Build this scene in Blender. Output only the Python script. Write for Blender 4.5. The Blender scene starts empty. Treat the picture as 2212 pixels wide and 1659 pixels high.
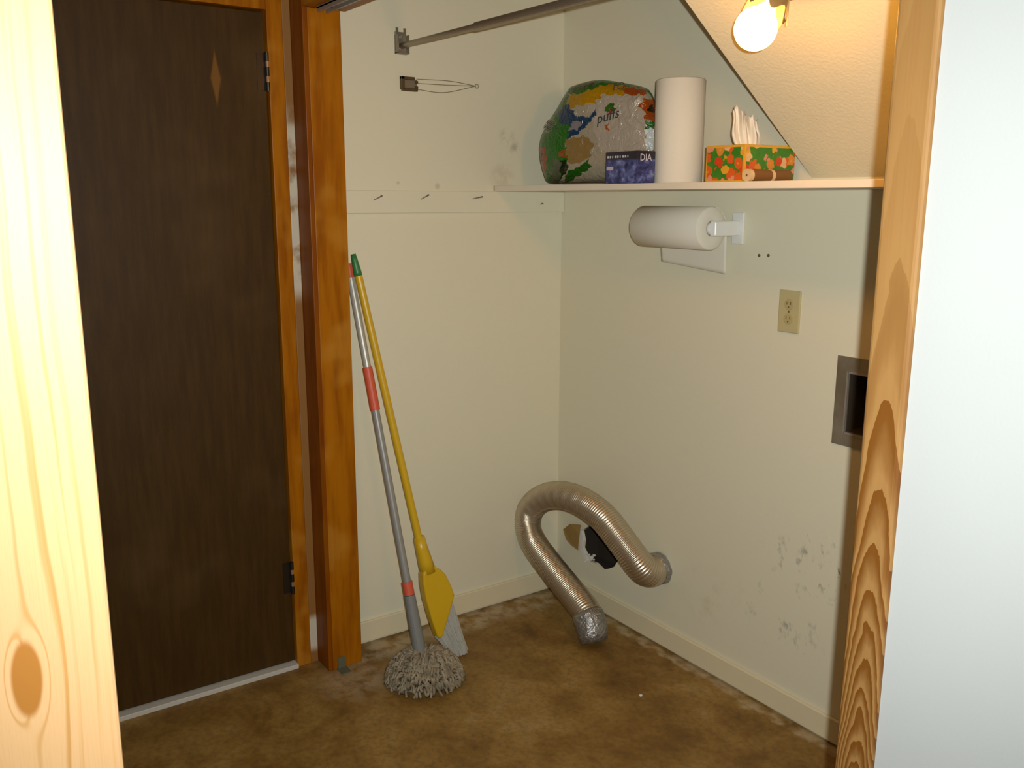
import bpy, bmesh, math, random
from mathutils import Vector, Matrix
random.seed(7)
S = bpy.context.scene
COL = S.collection

# ---------------------------------------------------------------- camera
FPX, CX, CY, EYE = 1950.0, 1106.0, 829.5, 1.45
yaw, pitch, roll = math.radians(55.4), math.atan(400 / 1950), math.radians(0.15)
FW = Vector((-math.sin(yaw) * math.cos(pitch), math.cos(yaw) * math.cos(pitch), -math.sin(pitch)))
r0 = Vector((math.cos(yaw), math.sin(yaw), 0)); u0 = r0.cross(FW)
RT = math.cos(roll) * r0 + math.sin(roll) * u0
UP = math.cos(roll) * u0 - math.sin(roll) * r0
CAM = Vector((0, 0, EYE))
cd = bpy.data.cameras.new('camera'); cam = bpy.data.objects.new('camera', cd); COL.objects.link(cam)
cd.sensor_width = 36; cd.lens = 36 * FPX / 2212; cd.clip_start = 0.02
M3 = Matrix((RT, UP, -FW)).transposed()
cam.matrix_world = Matrix.Translation(CAM) @ M3.to_4x4()
S.camera = cam

# ---------------------------------------------------------------- light and exposure
S.view_settings.view_transform = 'Standard'; S.view_settings.look = 'None'
S.view_settings.gamma = 1; S.view_settings.use_curve_mapping = False
S.view_settings.exposure = 0.0
w = bpy.data.worlds.new('world'); S.world = w; w.use_nodes = True
w.node_tree.nodes['Background'].inputs[0].default_value = (1.0, 0.9, 0.75, 1)
w.node_tree.nodes['Background'].inputs[1].default_value = 0.012
FLASH_W, BULB_S = 150.0, 85.0
fl = bpy.data.lights.new('camera_flash', 'SPOT'); flo = bpy.data.objects.new('camera_flash', fl); COL.objects.link(flo)
fl.energy = FLASH_W; fl.color = (0.95, 1.0, 0.97); fl.shadow_soft_size = 0.008
fl.spot_size = math.radians(112); fl.spot_blend = 1.0
flo.matrix_world = Matrix.Translation(CAM + RT * 0.034 + UP * 0.03) @ M3.to_4x4() @ Matrix.Rotation(math.radians(2.5), 4, 'X')

def ray(x, y): return FW + RT * ((x - CX) / FPX) - UP * ((y - CY) / FPX)
def onp(x, y, n, d):
    "point where the sight line through a photo pixel meets the plane n.p = d"
    v = ray(x, y); n = Vector(n); return CAM + v * ((d - n.dot(CAM)) / n.dot(v))
def onX(x, y, v): return onp(x, y, (1, 0, 0), v)
def onY(x, y, v): return onp(x, y, (0, 1, 0), v)
def onZ(x, y, v): return onp(x, y, (0, 0, 1), v)

# ---------------------------------------------------------------- helpers
class G:
    def __init__(s, name, rough=0.6, metal=0.0, col=(.8, .8, .8), spec=0.5):
        s.m = bpy.data.materials.new(name); s.m.use_nodes = True; s.t = s.m.node_tree
        s.b = s.t.nodes['Principled BSDF']; s.set('Roughness', rough); s.set('Metallic', metal)
        s.set('Base Color', col); s.set('Specular IOR Level', spec); s._tc = None
    def link(s, a, inp):
        if isinstance(a, bpy.types.NodeSocket): s.t.links.new(a, inp)
        elif isinstance(a, (tuple, list, Vector)):
            inp.default_value = (*a, 1) if len(a) == 3 and len(inp.default_value) == 4 else tuple(a)
        else: inp.default_value = a
    def set(s, k, v): s.link(v, s.b.inputs[k]); return s
    def node(s, t, **kw):
        n = s.t.nodes.new(t)
        for k, v in kw.items(): setattr(n, k, v)
        return n
    def co(s):
        if not s._tc: s._tc = s.node('ShaderNodeTexCoord')
        return s._tc.outputs['Object']
    def xyz(s, v=None):
        n = s.node('ShaderNodeSeparateXYZ'); s.link(v or s.co(), n.inputs[0]); return n.outputs[0], n.outputs[1], n.outputs[2]
    def comb(s, x, y, z):
        n = s.node('ShaderNodeCombineXYZ')
        for i, a in enumerate((x, y, z)): s.link(a, n.inputs[i])
        return n.outputs[0]
    def scale(s, sx, sy, sz):
        n = s.node('ShaderNodeMapping'); s.link(s.co(), n.inputs[0]); n.inputs['Scale'].default_value = (sx, sy, sz); return n.outputs[0]
    def ma(s, op, a, b=0.0, c=0.0, clamp=False):
        n = s.node('ShaderNodeMath', operation=op, use_clamp=clamp)
        for i, q in enumerate((a, b, c)): s.link(q, n.inputs[i])
        return n.outputs[0]
    def noise(s, sc=5, det=3, vec=None, rough=.55, dist=0):
        n = s.node('ShaderNodeTexNoise'); s.link(vec or s.co(), n.inputs['Vector'])
        n.inputs['Scale'].default_value = sc; n.inputs['Detail'].default_value = det; n.inputs['Roughness'].default_value = rough
        n.inputs['Distortion'].default_value = dist; return n.outputs[0]
    def mapr(s, v, a, b, c=0.0, d=1.0, smooth=True):
        n = s.node('ShaderNodeMapRange', interpolation_type='SMOOTHSTEP' if smooth else 'LINEAR')
        for i, q in enumerate((v, a, b, c, d)): s.link(q, n.inputs[i])
        return n.outputs[0]
    def mix(s, f, a, b, mode='MIX'):
        n = s.node('ShaderNodeMix', data_type='RGBA', blend_type=mode)
        s.link(f, n.inputs[0]); s.link(a, n.inputs[6]); s.link(b, n.inputs[7]); return n.outputs[2]
    def ramp(s, f, stops, interp='LINEAR'):
        n = s.node('ShaderNodeValToRGB'); n.color_ramp.interpolation = interp; s.link(f, n.inputs[0]); e = n.color_ramp.elements
        while len(e) < len(stops): e.new(0.5)
        for q, (p, c) in zip(e, stops): q.position = p; q.color = (*c, 1)
        return n.outputs[0]
    def bump(s, h, strength=.3, dist=.002):
        n = s.node('ShaderNodeBump'); n.inputs['Strength'].default_value = strength; n.inputs['Distance'].default_value = dist
        s.link(h, n.inputs['Height']); s.t.links.new(n.outputs[0], s.b.inputs['Normal']); return s
    def blob(s, p, rad, soft=.4):
        "soft round mask around a world point"
        d = s.node('ShaderNodeVectorMath', operation='DISTANCE'); s.link(s.co(), d.inputs[0]); d.inputs[1].default_value = p
        return s.mapr(d.outputs['Value'], rad * soft, rad, 1.0, 0.0)

def tag(o, label=None, cat=None, group=None, kind=None):
    for k, v in (('label', label), ('category', cat), ('group', group), ('kind', kind)):
        if v: o[k] = v
    return o
def root(name, loc, label, cat, group=None):
    o = bpy.data.objects.new(name, None); COL.objects.link(o); o.location = loc; o.empty_display_size = .05
    return tag(o, label, cat, group)
def wloc(o):
    v = Vector((0, 0, 0))
    while o: v += o.location; o = o.parent
    return v
def obj(name, bm, m, parent=None, smooth=False, origin=None, bevel=0, seg=2, sub=0):
    "links a bmesh built in world coordinates as ONE mesh object"
    bmesh.ops.recalc_face_normals(bm, faces=bm.faces)
    me = bpy.data.meshes.new(name); o = bpy.data.objects.new(name, me); COL.objects.link(o)
    base = wloc(parent) if parent else Vector((0, 0, 0))
    loc = Vector(origin) - base if origin is not None else Vector((0, 0, 0))
    bmesh.ops.translate(bm, verts=bm.verts, vec=-(base + loc))
    for f in bm.faces: f.smooth = smooth
    bm.to_mesh(me); bm.free()
    o.location = loc
    for q in (m if isinstance(m, (list, tuple)) else [m]): me.materials.append(q.m if isinstance(q, G) else q)
    if parent: o.parent = parent
    if bevel:
        b = o.modifiers.new('bevel', 'BEVEL'); b.width = bevel; b.segments = seg; b.limit_method = 'ANGLE'; b.angle_limit = math.radians(40)
    if sub:
        d = o.modifiers.new('subd', 'SUBSURF'); d.levels = sub; d.render_levels = sub
    return o
def struct(name, bm, m, label, cat, **kw):
    return tag(obj(name, bm, m, **kw), label, cat, None, 'structure')
def box(bm, x0, x1, y0, y1, z0, z1, mi=0, xf=None):
    vs = [Vector((x, y, z)) for x in (x0, x1) for y in (y0, y1) for z in (z0, z1)]
    if xf: vs = [xf @ v for v in vs]
    v = [bm.verts.new(p) for p in vs]
    for q in ((0, 1, 3, 2), (4, 6, 7, 5), (0, 4, 5, 1), (2, 3, 7, 6), (0, 2, 6, 4), (1, 5, 7, 3)):
        bm.faces.new([v[i] for i in q]).material_index = mi
    return bm
def B(*a, **k): return box(bmesh.new(), *a, **k)
def tube(bm, pts, rad, n=16, caps=True):
    "round tube along points; rad is a number or one radius per point"
    pts = [Vector(p) for p in pts]; N = len(pts)
    rs = rad if isinstance(rad, (list, tuple)) else [rad] * N
    tan = [(pts[min(i + 1, N - 1)] - pts[max(i - 1, 0)]).normalized() for i in range(N)]
    a = Vector((0, 0, 1)) if abs(tan[0].z) < .9 else Vector((1, 0, 0))
    nn = tan[0].cross(a).normalized(); rings = []
    for i in range(N):
        nn = (nn - tan[i] * nn.dot(tan[i])).normalized(); b = tan[i].cross(nn)
        rings.append([bm.verts.new(pts[i] + (nn * math.cos(q) + b * math.sin(q)) * rs[i]) for q in [2 * math.pi * k / n for k in range(n)]])
    for i in range(N - 1):
        for k in range(n): bm.faces.new((rings[i][k], rings[i][(k + 1) % n], rings[i + 1][(k + 1) % n], rings[i + 1][k]))
    if caps:
        bm.faces.new(rings[0]); bm.faces.new(rings[-1])
    return bm
def T(*a, **k): return tube(bmesh.new(), *a, **k)
def lathe(bm, prof, base, axis, n=32, fn=None):
    "prof = [(distance along axis, radius)]; fn(i, angle) may return (dist, radius) offsets"
    axis = Vector(axis).normalized(); a = Vector((1, 0, 0)) if abs(axis.x) < .9 else Vector((0, 1, 0))
    u = axis.cross(a).normalized(); v = axis.cross(u); rings = []; base = Vector(base)
    for i, (s, r) in enumerate(prof):
        ring = []
        for k in range(n):
            q = 2 * math.pi * k / n; ds, dr = fn(i, q) if fn else (0, 0)
            ring.append(bm.verts.new(base + axis * (s + ds) + (u * math.cos(q) + v * math.sin(q)) * max(r + dr, 1e-5)))
        rings.append(ring)
    for i in range(len(rings) - 1):
        for k in range(n): bm.faces.new((rings[i][k], rings[i][(k + 1) % n], rings[i + 1][(k + 1) % n], rings[i + 1][k]))
    return bm
def prism(bm, pts, vec):
    "solid from a planar outline pushed along vec"
    vec = Vector(vec); a = [bm.verts.new(p) for p in pts]; b = [bm.verts.new(Vector(p) + vec) for p in pts]
    bm.faces.new(a); bm.faces.new(b[::-1]); n = len(a)
    for i in range(n): bm.faces.new((a[i], a[(i + 1) % n], b[(i + 1) % n], b[i]))
    return bm
def crom(P, n):
    "points on a smooth curve through P"
    P = [Vector(p) for p in P]; Q = [2 * P[0] - P[1]] + P + [2 * P[-1] - P[-2]]; out = []
    for i in range(1, len(Q) - 2):
        a, b, c, d = Q[i - 1:i + 3]
        for k in range(n):
            t = k / n
            out.append(.5 * ((2 * b) + (c - a) * t + (2 * a - 5 * b + 4 * c - d) * t * t + (3 * b - a - 3 * c + d) * t ** 3))
    return out + [P[-1]]
def even(pts, step):
    "the same curve with even spacing"
    out = [pts[0]]; acc = 0
    for a, b in zip(pts, pts[1:]):
        L = (b - a).length
        while acc + L >= step and L > 1e-9:
            a = a + (b - a) * ((step - acc) / L); L = (b - a).length; acc = 0; out.append(a)
        acc += L
    return out
def lettering(text, size, mat, parent, o, ux, uy, depth=.0004, name='lettering'):
    "flat raised letters: o = lower left, ux along the line, uy up"
    cu = bpy.data.curves.new('t', 'FONT'); cu.body = text; cu.size = size; cu.extrude = depth; cu.resolution_u = 2
    t = bpy.data.objects.new('t', cu); COL.objects.link(t)
    me = bpy.data.meshes.new_from_object(t.evaluated_get(bpy.context.evaluated_depsgraph_get()))
    bpy.data.objects.remove(t); bm = bmesh.new(); bm.from_mesh(me)
    ux = Vector(ux).normalized(); uy = Vector(uy); nz = ux.cross(uy.normalized())
    for v in bm.verts: v.co = Vector(o) + ux * v.co.x + uy * v.co.y + nz * v.co.z
    return obj(name, bm, mat, parent)

# ---------------------------------------------------------------- materials
def wall_mat(name, col):
    g = G(name, .55, col=col, spec=.3)
    n = g.noise(3, 4); g.set('Base Color', g.mix(g.mapr(n, .3, .75, 0, .35), col, tuple(c * .93 for c in col)))
    g.bump(g.noise(260, 2), .12, .001); return g
WC = (.73, .685, .52)
M_wall = wall_mat('off_white_wall_paint', WC)
M_white = wall_mat('white_hall_paint', (.44, .445, .44))
M_ceil = G('orange_peel_ceiling_paint', .7, col=(.72, .68, .50), spec=.2)
M_ceil.bump(M_ceil.noise(110, 3, rough=.5), .22, .004)

# back wall: soft grey scuffs low on the right, a brown stain, all marks of the wall itself
M_back = G('scuffed_wall_paint', .5, col=WC, spec=.35)
g = M_back
sc = g.ma('MULTIPLY', g.mapr(g.noise(22, 5, g.scale(1, 1, .55), .7), .55, .70), g.ma('MAXIMUM', g.blob((-1.40, 1.976, .46), .24, .4), g.blob((-1.52, 1.976, .28), .2, .2)))
sc2 = g.ma('MULTIPLY', g.mapr(g.noise(45, 4, g.scale(1, 1, .4), .7), .58, .68), g.blob((-1.372, 1.976, .47), .075, .2))
st = g.ma('MULTIPLY', g.mapr(g.noise(14, 4), .45, .75), g.blob((-1.80, 1.976, .25), .13, .1))
c = g.mix(g.ma('MULTIPLY', st, .5), WC, (.50, .40, .22)); c = g.mix(g.ma('MULTIPLY', sc, .55), c, (.16, .16, .17)); c = g.mix(g.ma('MULTIPLY', sc2, .9), c, (.05, .05, .06))
g.set('Base Color', c); g.bump(g.noise(260, 2), .12, .001)
# left closet wall: smudges beside the shelf end
M_left = G('smudged_wall_paint', .5, col=WC, spec=.35); g = M_left
p1, p2, p3 = onX(1095, 297, -2.56), onX(1085, 380, -2.56), onX(1112, 320, -2.56)
m1 = g.ma('MULTIPLY', g.mapr(g.noise(30, 4), .4, .62), g.ma('MAXIMUM', g.blob(p1, .04, .1), g.blob(p3, .03, .1)))
m2 = g.ma('MULTIPLY', g.mapr(g.noise(25, 4), .35, .6), g.blob(p2, .06, .3))
m4 = g.ma('MAXIMUM', g.blob(onX(860, 395, -2.56), .008, .2), g.blob(onX(945, 402, -2.56), .014, .2))
c = g.mix(g.ma('MULTIPLY', m1, .45), WC, (.22, .20, .16)); c = g.mix(g.ma('MULTIPLY', m2, .35), c, (.48, .40, .25)); c = g.mix(g.ma('MULTIPLY', m4, .5), c, (.4, .36, .28))
g.set('Base Color', c); g.bump(g.noise(260, 2), .12, .001)

M_base = G('cream_baseboard_paint', .45, col=(.72, .63, .43))
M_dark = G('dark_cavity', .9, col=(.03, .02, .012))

# floor: worn brown concrete with pale glue residue along the walls
M_floor = G('stained_brown_floor', .55, col=(.2, .12, .05), spec=.3); g = M_floor
x, y, z = g.xyz()
n1 = g.noise(3.2, 5, rough=.6, dist=.6); n2 = g.noise(11, 5, rough=.65); n3 = g.noise(60, 3)
c = g.ramp(g.ma('ADD', g.ma('MULTIPLY', n1, .65), g.ma('MULTIPLY', n2, .35)), [(.30, (.095, .047, .009)), (.45, (.225, .118, .023)), (.56, (.32, .19, .048)), (.70, (.40, .27, .11))])
c = g.mix(g.mapr(n3, .35, .75, 0, .4), c, (.09, .055, .025))
wob = g.ma('MULTIPLY', g.ma('SUBTRACT', g.noise(13, 4), .5), .10)
eb = g.mapr(g.ma('ADD', g.ma('SUBTRACT', 1.976, y), wob), .035, .055, 1, 0)
ea = g.mapr(g.ma('ADD', g.ma('ADD', x, 2.56), wob), .085, .15, 1, 0)
ea = g.ma('MULTIPLY', ea, g.mapr(y, 1.0, 1.06, 0, 1))
ep = g.blob((-2.36, 1.04, 0), .16, .3)
e = g.ma('MULTIPLY', g.ma('MAXIMUM', g.ma('MAXIMUM', eb, ea), g.ma('MULTIPLY', ep, .7)), g.mapr(g.noise(17, 4), .34, .62))
c = g.mix(g.ma('MULTIPLY', e, .85), c, (.46, .36, .22))
g.set('Base Color', c); g.bump(n3, .15, .002)

def stain_wood(name, a, b, hi, axis='z', rough=.4):
    "orange brown varnished board with blotches and lighter worn patches"
    g = G(name, rough, col=a, spec=.15)
    n = g.noise(2.2, 4, g.scale(14, 14, 1.6) if axis == 'z' else g.scale(1.6, 14, 14)); q = g.noise(4, 3, g.scale(1, 1, 1))
    c = g.mix(g.mapr(n, .35, .68), a, b); c = g.mix(g.ma('MULTIPLY', g.mapr(q, .52, .66), .55), c, hi)
    g.set('Base Color', c); return g
M_post = stain_wood('orange_brown_varnished_wood', (.37, .125, .002), (.25, .068, .001), (.46, .20, .022))
M_head = stain_wood('orange_brown_varnished_header', (.37, .125, .002), (.25, .068, .001), (.42, .17, .012), 'x')
M_case = stain_wood('dark_brown_varnished_wood', (.23, .060, .001), (.16, .036, .001), (.25, .075, .003))
M_worn = G('worn_tan_wood_edge', .55, col=(.4, .26, .12)); g = M_worn
x, y, z = g.xyz()
wm = g.mapr(z, 1.14, 1.20, 0, 1); wm = g.ma('MULTIPLY', wm, g.mapr(z, 1.62, 1.72, 1, 0)); lo = g.mapr(z, .14, .17, 1, 0)
wm = g.ma('MAXIMUM', g.ma('MULTIPLY', wm, g.mapr(g.noise(9, 4), .34, .5)), g.ma('MULTIPLY', lo, g.mapr(z, .03, .06, 0, 1)))
g.set('Base Color', g.mix(wm, (.27, .115, .025), (.62, .53, .40)))

# raw pine, upright cathedral grain on the right casing
def cathedral(name, light, dark, pink):
    g = G(name, .5, col=light, spec=.3); x, y, z = g.xyz()
    wx = g.ma('MULTIPLY', g.ma('SUBTRACT', g.noise(7, 2, g.scale(1, 1, 1)), .5), .016)
    wz = g.ma('MULTIPLY', g.ma('SUBTRACT', g.noise(70, 3, g.scale(1, 1, .25)), .5), .05)
    dx = g.ma('ADD', g.ma('ADD', x, .632), wx)
    gg = g.ma('ADD', g.ma('ADD', z, wz), g.ma('MULTIPLY', g.ma('MULTIPLY', dx, dx), 190))
    t = g.ma('SUBTRACT', 1.21, gg); ph = g.ma('ADD', g.ma('MULTIPLY', t, 6), g.ma('MULTIPLY', g.ma('MULTIPLY', t, g.ma('MAXIMUM', t, 0)), 24))
    fr = g.ma('FRACT', ph)
    band = g.ramp(fr, [(0, (1, 1, 1)), (.22, (.95, .95, .95)), (.55, (.5, .5, .5)), (.80, (0, 0, 0)), (.975, (0, 0, 0))])
    con = g.mapr(t, -.25, .02, .15, 1.0)
    st = g.mapr(g.noise(3, 3, g.scale(60, 60, 1.1)), .42, .66, 0, .45)
    c = g.mix(g.ma('MULTIPLY', st, .6), light, pink); c = g.mix(g.ma('MULTIPLY', band, con), c, dark)
    g.set('Base Color', c); return g
M_pine = cathedral('raw_pine_cathedral_grain', (.30, .155, .048), (.150, .050, .005), (.28, .115, .035))
# raw pine with a knot, the board close on the left
M_knot = G('knotty_pine', .5, col=(.6, .4, .18), spec=.2); g = M_knot
x, y, z = g.xyz(); ky, kz = .0445, 1.153
dy = g.ma('ADD', g.ma('SUBTRACT', y, ky), g.ma('MULTIPLY', g.ma('SUBTRACT', g.noise(9, 3, g.scale(1, 1, .6)), .5), .009)); dz = g.ma('MULTIPLY', g.ma('SUBTRACT', z, kz), .34)
d2 = g.ma('MAXIMUM', g.ma('ADD', g.ma('MULTIPLY', dy, dy), g.ma('MULTIPLY', dz, dz)), 1e-6)
psi = g.ma('MULTIPLY', dy, g.ma('SUBTRACT', 1, g.ma('DIVIDE', .00016, d2)))
band = g.noise(150, 2, g.comb(psi, g.ma('MULTIPLY', z, .008), 0)); fine = g.noise(2.4, 3, g.scale(600, 600, 6))
c = g.mix(g.mapr(band, .50, .68, 0, .75), (.29, .172, .080), (.20, .092, .017)); c = g.mix(g.mapr(fine, .45, .7, 0, .25), c, (.24, .13, .045))
knot = g.mapr(g.ma('SQRT', d2), .0075, .0100, 1, 0)
c = g.mix(knot, c, (.17, .066, .010)); g.set('Base Color', c)

# brown door
M_door = G('dark_brown_stained_door', .55, col=(.07, .035, .012), spec=.2); g = M_door
n = g.noise(3, 5, g.scale(16, 16, 1.6), .7); q = g.noise(2.2, 3)
c = g.mix(g.mapr(n, .35, .7), (.043, .019, .002), (.060, .028, .004)); c = g.mix(g.mapr(q, .5, .7, 0, .5), c, (.10, .055, .018))
sc = g.mapr(g.ma('ADD', g.ma('ABSOLUTE', g.ma('MULTIPLY', g.ma('SUBTRACT', g.xyz()[1], .786), 5.0)), g.ma('ABSOLUTE', g.ma('SUBTRACT', g.xyz()[2], 1.765))), .05, .085, .75, 0)
c = g.mix(sc, c, (.20, .085, .012)); g.set('Base Color', c)
M_hinge = G('dark_bronze_hinge', .4, .8, (.05, .04, .03)); M_pin = G('bright_hinge_pin', .35, .6, (.45, .3, .22))
M_strip = G('pale_grey_threshold', .5, col=(.55, .52, .46)); M_alu = G('grey_metal_track', .45, .6, (.42, .40, .36))

# ================================================================ THE SETTING
XA, YB, YO, ZS = -2.56, 1.976, 1.0, 1.492
struct('floor', B(-3.2, 2.2, -.6, 2.1, -.06, 0), M_floor, 'mottled brown bare floor with pale residue along the walls', 'floor')
# closet side wall
struct('wall_left', B(XA - .08, XA, 1.0, YB + .1, 0, 2.45), M_left, 'off-white closet side wall behind the leaning mop and broom', 'wall')
# closet back wall with a ragged hole and the recess of the metal box
def pline(pts, Y): return [onY(a, b, Y) for a, b in pts]
hole = pline([(1256, 1147), (1260, 1168), (1258, 1184), (1266, 1200), (1272, 1212), (1286, 1217), (1300, 1231), (1314, 1229), (1327, 1224), (1338, 1206), (1330, 1178), (1306, 1146), (1280, 1130)], YB)
HX0, HX1 = min(p.x for p in hole) - .012, max(p.x for p in hole) + .012
HZ0, HZ1 = min(p.z for p in hole) - .012, max(p.z for p in hole) + .012
RX0, RX1, RZ0, RZ1 = -1.359, -1.205, .868, 1.022
bm = bmesh.new(); xs = [XA - .08, HX0, HX1, RX0, RX1, -.5]; zs = sorted([0, HZ0, HZ1, RZ0, RZ1, 2.45])
for i in range(5):
    for j in range(5):
        if (i == 1 and abs(zs[j] - HZ0) < 1e-6) or (i == 3 and abs(zs[j] - RZ0) < 1e-6): continue
        bm.faces.new([bm.verts.new(p) for p in ((xs[i], YB, zs[j]), (xs[i + 1], YB, zs[j]), (xs[i + 1], YB, zs[j + 1]), (xs[i], YB, zs[j + 1]))])
ov = [bm.verts.new(p) for p in ((HX0, YB, HZ0), (HX1, YB, HZ0), (HX1, YB, HZ1), (HX0, YB, HZ1))]; iv = [bm.verts.new(p) for p in hole]
ed = [bm.edges.new((L[i], L[(i + 1) % len(L)])) for L in (ov, iv) for i in range(len(L))]
bmesh.ops.triangle_fill(bm, edges=ed, use_beauty=True)
for f in [f for f in bm.faces if len(f.verts) == 3 and all(v in iv for v in f.verts) and f.calc_center_median().x > 9]: bm.faces.remove(f)
bk = [bm.verts.new(p + Vector((0, .013, 0))) for p in hole]
for i in range(len(iv)): bm.faces.new((iv[i], iv[(i + 1) % len(iv)], bk[(i + 1) % len(bk)], bk[i]))
bmesh.ops.remove_doubles(bm, verts=bm.verts, dist=1e-5)
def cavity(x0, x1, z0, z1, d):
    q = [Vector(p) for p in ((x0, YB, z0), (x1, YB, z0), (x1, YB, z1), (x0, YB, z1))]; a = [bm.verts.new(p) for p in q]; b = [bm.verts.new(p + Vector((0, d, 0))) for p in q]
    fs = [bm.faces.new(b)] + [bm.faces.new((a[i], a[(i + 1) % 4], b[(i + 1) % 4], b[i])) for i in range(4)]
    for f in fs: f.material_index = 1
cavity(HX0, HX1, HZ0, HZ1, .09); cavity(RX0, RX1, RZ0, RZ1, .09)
struct('wall_back', bm, [M_back, M_dark], 'off-white closet back wall with scuffs, under and above the shelf', 'wall')
# end wall of the hall that holds the brown door, cut around the door
bm = B(-2.66, -2.565, -.6, .10, 0, 2.45); box(bm, -2.66, -2.565, .10, 1.0, 1.98, 2.45); box(bm, -2.66, -2.60, .10, 1.0, 0, 1.98)
struct('wall_hall', bm, M_white, 'white hall end wall around the dark brown door', 'wall')
# white hall wall right of the opening, over the header, closet right side, hall ceilings, sloped stair soffit
bm = B(-.612, 2.0, 1.008, 1.11, 0, 2.45); box(bm, XA, -.612, 1.02, 1.11, 2.14, 2.45)
struct('wall_right', bm, M_white, 'bright white hall wall right of the pine casing', 'wall')
struct('wall_side', B(-.60, -.50, 1.11, YB, 0, 2.45), M_wall, 'off-white inner side wall of the closet behind the casing', 'wall')
struct('ceiling', B(-2.7, 2.0, -.6, YB + .1, 2.45, 2.5), M_wall, 'flat white ceiling over the hall and closet', 'ceiling')
SOF = .783
def sz(y): return 1.504 + SOF * (YB - y)
bm = bmesh.new(); prism(bm, [Vector((-1.514, YB, 1.504)), Vector((-1.514, 1.115, sz(1.115))), Vector((-1.514, 1.115, 2.45)), Vector((-1.514, YB, 2.45))], (.93, 0, 0))
struct('ceiling_slope', bm, M_ceil, 'textured cream ceiling sloping under the stairs, with the lit bulb', 'ceiling')
# wall around the camera's own doorway
bm = B(-2.6, -.62, -.05, .085, 0, 2.45); box(bm, .40, 2.0, -.05, .085, 0, 2.45); box(bm, -.62, .40, -.05, .085, 2.05, 2.45)
struct('wall_front', bm, M_white, 'white hall wall beside the near pine door frame', 'wall')

struct('baseboard_left', B(XA, XA + .012, 1.108, YB, .008, .079), M_base, 'cream baseboard along the closet side wall behind the mop', 'baseboard', bevel=.003)
struct('baseboard_back', B(-2.548, -.60, YB - .012, YB, .008, .077), M_base, 'cream baseboard along the closet back wall under the outlet', 'baseboard', bevel=.003)
struct('trim_1', B(-.62, -.60, -.06, .0952, 0, 2.05), M_knot, 'bright knotty pine door frame board close on the left', 'trim', bevel=.0025)
struct('trim_2', B(-.6655, -.610, 1.0, 1.112, 0, 2.14), M_pine, 'raw pine casing with bold grain beside the white wall', 'trim', bevel=.006, seg=3)
struct('trim_3', B(-2.556, -2.452, 1.014, 1.112, 0, 1.957), M_post, 'orange-brown varnished jamb post left of the closet opening', 'trim', bevel=.002)
struct('trim_4', B(-2.60, -2.45, .9988, 1.0135, 0, 2.2), M_case, 'dark brown front casing between door frame and jamb post', 'trim', bevel=.002)
bm = B(-2.60, -2.532, .929, .974, 0, 2.02); box(bm, -2.60, -2.532, .06, .929, 1.953, 2.02); box(bm, -2.60, -2.532, .06, .105, 0, 1.953)
struct('trim_5', bm, M_post, 'orange-brown varnished frame around the dark door', 'trim', bevel=.002)
struct('trim_6', B(-2.60, -2.534, .9745, .9985, 0, 2.2), M_worn, 'worn tan edge strip with pale patches beside the door frame', 'trim', bevel=.002)
bm = B(-2.45, -.6655, 1.0, 1.128, 1.957, 2.14)
struct('trim_7', bm, M_head, 'orange-brown header beam over the closet opening', 'trim', bevel=.002)
struct('trim_8', B(-2.56, -2.522, .105, .929, 0, .015), M_strip, 'pale threshold strip under the dark door', 'threshold', bevel=.002)

# door leaf with hinges
dr = struct('door_1', B(-2.59, -2.545, .108, .925, .02, 1.948), M_door, 'dark brown flat door with a scuff near the top hinge', 'door', bevel=.002)
for zc, in ((1.792,), (.30,)):
    h = obj('hinge', B(-2.546, -2.5435, .90, .927, zc - .05, zc + .05), M_hinge, dr)
    k = bmesh.new()
    for a, b in ((-.052, -.028), (-.012, .012), (.028, .052)): tube(k, [(-2.537, .927, zc + a), (-2.537, .927, zc + b)], .0065, 12)
    obj('knuckle', k, M_hinge, h, smooth=False)
    obj('pin', T([(-2.537, .927, zc - .045), (-2.537, .927, zc + .045)], .0042, 10), M_pin, h)

# sliding door track under the header
t = root('door_track', (-1.55, 1.05, 1.957), 'grey metal sliding door track under the closet header', 'track')
bm = B(-2.43, -.67, 1.034, 1.066, 1.951, 1.957); box(bm, -2.43, -.67, 1.034, 1.040, 1.942, 1.955); box(bm, -2.43, -.67, 1.060, 1.066, 1.942, 1.955)
obj('channel', bm, M_alu, t)
for sx in (-2.38, -1.5): obj('screw', T([(sx, 1.050, 1.952), (sx, 1.050, 1.947)], .007, 12), M_hinge, t)
# peg rail with bent nails on the side wall
pr = root('peg_rail', (XA, 1.54, 1.406), 'white painted rail with bent nails on the closet side wall', 'rail')
obj('board', B(XA, XA + .016, 1.112, YB - .001, 1.406, 1.474), M_wall, pr, bevel=.002)
M_nail = G('dull_nail', .45, .5, (.25, .21, .15))
for (px, py), (ex, ey) in (((823, 423), (808, 432)), ((924, 421), (910, 430)), ((1040, 425), (1022, 429)), ((1170, 440), (1168, 441))):
    a = onX(px, py, XA + .015); b = onX(ex, ey, XA + .026)
    obj('nail', T([a, a + Vector((.008, 0, 0)), b], [.0024, .0022, .0016], 8), M_nail, pr, smooth=True)

# ================================================================ SHELF AND WHAT STANDS ON IT
M_shelf = G('cream_shelf_paint', .45, col=(.74, .67, .54)); M_shelf.bump(M_shelf.noise(60, 2), .05, .001)
sh = tag(obj('shelf', B(XA + .001, -.601, 1.69, YB - .001, 1.4745, ZS), M_shelf, bevel=.0015), 'long cream wall shelf holding paper goods along the back wall', 'shelf')
M_cleat = G('bare_wood_cleat', .7, col=(.36, .28, .16))
a, b = onX(1068, 404, XA), onX(1100, 404, XA)
obj('cleat', B(XA + .001, XA + .006, a.y - .004, 1.69, 1.477, 1.492), M_cleat, sh)

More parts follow.
